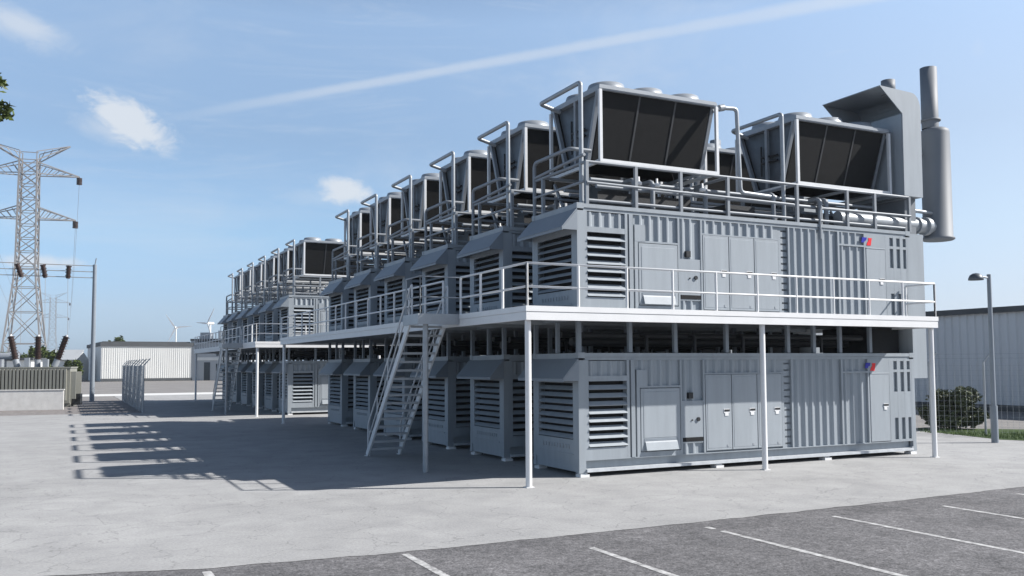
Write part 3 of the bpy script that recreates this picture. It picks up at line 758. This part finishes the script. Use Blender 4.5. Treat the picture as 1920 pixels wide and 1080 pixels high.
# far buildings
SHEETW = mat('white_cladding', (.66, .66, .64), .6, var=.05, vscale=.4, streak=.1)
ROOFD = mat('dark_roof', (.07, .075, .08), .7, var=.2, vscale=.5)
GREYB = mat('grey_cladding', (.36, .38, .40), .6, var=.06, vscale=.3, streak=.15)
GLASS = mat('dark_glass', (.03, .04, .05), .15, var=.1)
r = empty('warehouse', (-5.3, 168, 0), R(4))
b = MB(); b.box(0, 16.6, 0, 26, 0, 6.8)
for k in range(42): b.box(.2+k*.39, .28+k*.39, -.06, 0, .1, 6.8)
b.build('wall', SHEETW, r); b = MB(); b.box(-.2, 17, -.25, 26.2, 6.8, 7.5); b.box(.4, 16.4, 1, 25, 7.5, 7.7); b.build('roof', ROOFD, r); b = MB(); b.box(0, 16.6, -.12, 0, .0, .55); b.build('plinth', ROOFD, r)
tag(r, 'long low white warehouse with dark roof edge beyond the mesh fence', 'warehouse')
r = empty('office_block', (11.1, 169.5, 0), R(-26.5))
b = MB(); b.box(0, .9, -.3, 12, 0, 7.9); b.box(.9, 12, 0, 12, 0, 7.6); b.build('wall', GREYB, r)
b = MB(); b.box(-.1, 12.1, -.35, 12.1, 7.9, 8.3); b.build('roof', ROOFD, r)
b = MB(); b.box(2.6, 3.8, -.06, 0, 0, 3.6); b.build('door', GLASS, r)
for z in (1.9, 4.9):
    for k in range(3): b = MB(); b.box(5+k*2.2, 6.6+k*2.2, -.05, 0, z, z+1.4); b.build('window', GLASS, r)
b = MB(); b.box(1.2, 12, -.08, 0, 4.0, 4.6); b.build('sign_band', SHEETW, r)
b = MB(); b.box(1.4, 3.4, 1, 3, 8.3, 9.6); b.tube([(5, 2, 8.3), (5, 2, 10)], .3, 10); b.build('roof_vent', CASING, r)
tag(r, 'grey office block with dark door right of the white warehouse', 'building')
# wind turbines
TURB = mat('turbine_white', (.78, .78, .77), .5, var=.02)
def turbine(loc, rot, spin, label, h=24):
    r = empty('wind_turbine', loc, rot)
    b = MB(); b.tube([(0, 0, 0), (0, 0, h)], .5, 12, r2=.35); b.build('tower', TURB, r)
    b = MB(); b.tube([(0, -1.6, h+.3), (0, 1.8, h+.3)], .7, 10); b.tube([(0, -2.4, h+.3), (0, -1.6, h+.3)], .2, 10, r2=.65); b.build('nacelle', TURB, r)
    for k in range(3):
        a = spin+k*2*math.pi/3; d = Vector((math.cos(a), 0, math.sin(a))); n = Vector((-d.z, 0, d.x)); c = Vector((0, -1.9, h+.3))
        b = MB(); b.plate([c+n*.25, c+d*2+n*.55, c+d*9+n*.1, c+d*9-n*.05, c+d*2-n*.35, c-n*.25], (0, 1, 0), .15); b.build('blade', TURB, r)
    tag(r, label, 'wind turbine', 'wind turbines on the horizon'); return r
turbine((43.9, 511, 0), R(-20), R(125), 'tiny white wind turbine above the white warehouse roof')
turbine((54, 452, 0), R(-60), R(175), 'tiny white wind turbine above the grey office block')

# ------------------------------------------------------------------ right background
SHED = mat('shed_cladding', (.60, .615, .63), .55, var=.05, vscale=.5, streak=.15)
r = empty('corrugated_shed', (37, 4, 0))
b = MB(); b.box(0.14, 14, 0.1, 33.9, 0, 5.69)
k = 0.0; pts = []
while k < 34: pts += [(0.08, k), (0.0, k+.07), (0.0, k+.24), (.08, k+.31)]; k += .52
vs = [(x, y, z) for z in (.0, 5.7) for x, y in pts]; n = len(pts); b._add(vs, [(i+1, i, n+i, n+i+1) for i in range(n-1)])
b.build('wall', SHED, r); b = MB(); b.box(-.25, 14.2, -.2, 34.2, 5.7, 6.02); b.build('roof', ROOFD, r); b = MB(); b.box(-.10, .0, 0, 34, 0, .35); b.build('plinth', ROOFD, r)
tag(r, 'grey corrugated metal shed with dark roof edge behind the lamp post', 'shed')
tag(fence('mesh_fence', (17.38, 8.57), (26.26, -4.23), 8, h=2.85, bend=(.24, -.16), dens=.2, wire=.005), 'thin wire mesh fence in front of the grey shed', 'fence')
r = empty('street_lamp', (17.78, 1.32, 0))
b = MB(); b.tube([(0, 0, 0), (0, 0, 1.25), (0, 0, 1.30)], .12, 14); b.tube([(0, 0, 1.28), (0, 0, 5.95)], .085, 14, r2=.07); b.build('pole', HOODP, r)
b = MB(); b.tube([(.02, 0, 5.82), (-.55, 0, 5.86)], .035, 8); b.build('arm', GALV, r)
b = MB(); b.lathe([(.0, 5.97), (.11, 5.95), (.20, 5.89), (.245, 5.79), (.25, 5.72), (.0, 5.70)], -.70, 0, 20); b.build('lamp_head', ENDP, r)
tag(r, 'grey street lamp with a small dark dome head beside the concrete apron', 'street lamp')

# ------------------------------------------------------------------ vegetation
LEAF = mat('leaf', (.040, .062, .014), .55, var=.45, vscale=3, c2=(.085, .115, .025))
LEAFD = mat('dark_leaf', (.038, .052, .022), .6, var=.5, vscale=4, c2=(.085, .10, .045))
BARK = mat('bark', (.07, .055, .04), .9, var=.3, vscale=6)
def leaves(clumps, n, size, rng):
    b = MB()
    for (cx, cy, cz, rx, ry, rz, w) in clumps:
        for _ in range(int(n*w)):
            while True:
                d = Vector((rng.uniform(-1, 1), rng.uniform(-1, 1), rng.uniform(-1, 1)))
                if .25 < d.length < 1: break
            d *= (.75+.45*noise.noise(d*2.3+Vector((cx, cy, cz))))
            p = Vector((cx+d.x*rx, cy+d.y*ry, cz+d.z*rz))
            if p.z < .05: continue
            a = Vector((rng.gauss(0, 1), rng.gauss(0, 1), rng.gauss(0, .7))).normalized(); c = a.cross(Vector((rng.gauss(0, 1), rng.gauss(0, 1), rng.gauss(0, 1)))).normalized()
            s = size*rng.uniform(.6, 1.3)
            b._add([p-a*s, p+c*s*.45, p+a*s, p-c*s*.45], [(0, 1, 2, 3)])
    return b
rng = random.Random(3)
r = empty('bush', (22.3, 6.4, 0))
cl = [(rng.uniform(-.9, .9), rng.uniform(-.7, .7), rng.uniform(.40, 1.55), rng.uniform(.45, .7), rng.uniform(.4, .6), rng.uniform(.35, .5), 1) for _ in range(15)] + [(x_, y_, .42, .62, .5, .40, 1) for x_ in (-.7, 0, .75) for y_ in (-.35, .3)]
leaves(cl, 900, .085, rng).build('foliage', LEAFD, r)
b = MB()
for k in range(9): a = rng.uniform(0, 6.3); b.tube([(0, 0, 0), (math.cos(a)*.4, math.sin(a)*.35, .6), (math.cos(a)*.8, math.sin(a)*.65, 1.3)], .03, 6, r2=.01)
b.build('stem', BARK, r)
tag(r, 'round dark green bush on the grass verge in front of the grey shed', 'bush')
def grass_patch():
    b = MB(); g = random.Random(5)
    for _ in range(5200):
        t = g.random(); x = 19.4+t*10+g.uniform(-.1, .4); lo = 1.45-t*.5; hi = min(7.0, lo+2.4-1.0*t) if x > 21.5 else lo+4.6
        y = g.uniform(lo, hi)
        if x > 29: continue
        h = g.uniform(.05, .16); a = g.uniform(0, 6.3); w = .012; dx, dy = math.cos(a)*w, math.sin(a)*w
        b._add([(x-dx, y-dy, .006), (x+dx, y+dy, .006), (x+g.uniform(-.05, .05), y+g.uniform(-.05, .05), h)], [(0, 1, 2)])
    return b
GRASS = mat('grass_blade', (.06, .11, .02), .6, var=.3, vscale=5, c2=(.10, .15, .04))
tag(grass_patch().build('grass', GRASS), 'short green grass on the verge by the shed', 'grass', kind='stuff')
# tree whose right-hand boughs reach into the picture at the upper left
r = empty('broadleaf_tree', (-15.75, 6.75, 0))
b = MB(); b.tube([(0, 0, 0), (.1, 0, 2.5), (.05, .1, 5.2), (.25, 0, 8.2), (.3, 0, 10.2)], .28, 10, r2=.07)
for k in range(10):
    a = k*2.4; z = 5.6+k*.42; ln = 1.5-k*.06; b.tube([(.1, 0, z), (math.cos(a)*ln*.5, math.sin(a)*ln*.5, z+.7), (math.cos(a)*ln, math.sin(a)*ln, z+1.3)], .09, 7, r2=.02)
b.tube([(.25, 0, 7.9), (1.2, -.5, 8.5), (2.1, -1.05, 9.1), (2.6, -1.34, 9.2)], .07, 7, r2=.015); b.tube([(1.2, -.5, 8.5), (1.9, -.9, 9.4), (2.4, -1.2, 9.9)], .04, 6, r2=.01)
b.build('trunk', BARK, r)
cl = []
for k in range(22):
    a = k*2.4; z = 5.9+(k/22)*5.2; ln = 1.5*math.sin(math.pi*(.18+.72*k/22)); cl.append((math.cos(a)*ln-.5, math.sin(a)*ln+.3, z, .8, .8, .6, 1))
cl += [(2.5, -1.30, 9.11, .42, .42, .36, .7), (2.1, -1.0, 9.2, .5, .5, .4, .8), (2.38, -1.22, 9.85, .36, .36, .30, .6), (1.9, -.9, 9.9, .5, .5, .35, .7)]
leaves(cl, 420, .10, rng).build('crown', LEAF, r)
tag(r, 'green leafy tree reaching in at the upper left edge', 'tree')
# low shrubs and trees behind the transformer, each its own
def shrub(x, y, h, w, label, n=260, ls=.35, name='distant_tree'):
    r = empty(name, (x, y, 0)); g = random.Random(int(x*10+y))
    b = MB(); b.tube([(0, 0, 0), (0, 0, h*.5)], h*.03, 7, r2=h*.015)
    for k in range(4): a = k*1.7; b.tube([(0, 0, h*.35), (math.cos(a)*w*.3, math.sin(a)*w*.3, h*.7)], h*.015, 5, r2=.02)
    b.build('trunk', BARK, r)
    cl = [(g.uniform(-.5, .5)*w, g.uniform(-.5, .5)*w, h*g.uniform(.4, .85), w*.3, w*.3, h*.2, 1) for _ in range(9)]
    leaves(cl, n, ls, g).build('crown', LEAF, r); tag(r, label, 'tree', 'low trees on the horizon')
shrub(-14.2, 118, 5.6, 2.8, 'low green tree just behind the middle transformer bushing')
shrub(-10.6, 121, 3.9, 1.7, 'low green tree between the transformer and the gantry pole')
shrub(-20, 150, 5.5, 5, 'low green tree behind the left end of the transformer')
shrub(-.6, 212, 9.9, 3.2, 'round tree showing just over the white warehouse roof', ls=.5)
r = empty('farmhouse', (-14.6, 176, 0), R(-20))
b = MB(); b.box(0, 5.4, 0, 7, 0, 4.2); b.prism([(0, 4.2), (3.5, 6.0), (7, 4.2)], 0, 0, 5.4); b.build('wall', SHEETW, r); b = MB(); b.plate([(-.3, -.4, 4.1), (5.7, -.4, 4.1), (5.7, 3.5, 6.1), (-.3, 3.5, 6.1)], (0, -.45, 1), .15); b.build('roof', GREYB, r)
tag(r, 'small pale house behind the gantry pole and transformer', 'house')
r = empty('switch_building', (-18.5, 80, 0), R(-15))
b = MB(); b.box(0, 4.2, 0, 4, 0, 3.5); b.build('wall', SHEETW, r); b = MB(); b.box(-.2, 4.4, -.2, 4.2, 3.5, 3.75); b.build('roof', ROOFD, r)
tag(r, 'small pale flat-roofed hut behind the transformer at the left edge', 'hut')

hm = bpy.data.materials.new('haze_air'); hm.use_nodes = True; ht = hm.node_tree; ht.nodes.clear()
pv = ht.nodes.new('ShaderNodeVolumePrincipled'); ho = ht.nodes.new('ShaderNodeOutputMaterial'); ht.links.new(pv.outputs[0], ho.inputs['Volume'])
pv.inputs['Color'].default_value = (.80, .88, .97, 1); pv.inputs['Density'].default_value = .00025; pv.inputs['Anisotropy'].default_value = .2
hz = MB(); hz.box(-1600, 1600, -1600, 1600, -1.0, 62); tag(hz.build('haze', hm), 'thin pale air haze over the site', 'haze', kind='stuff')
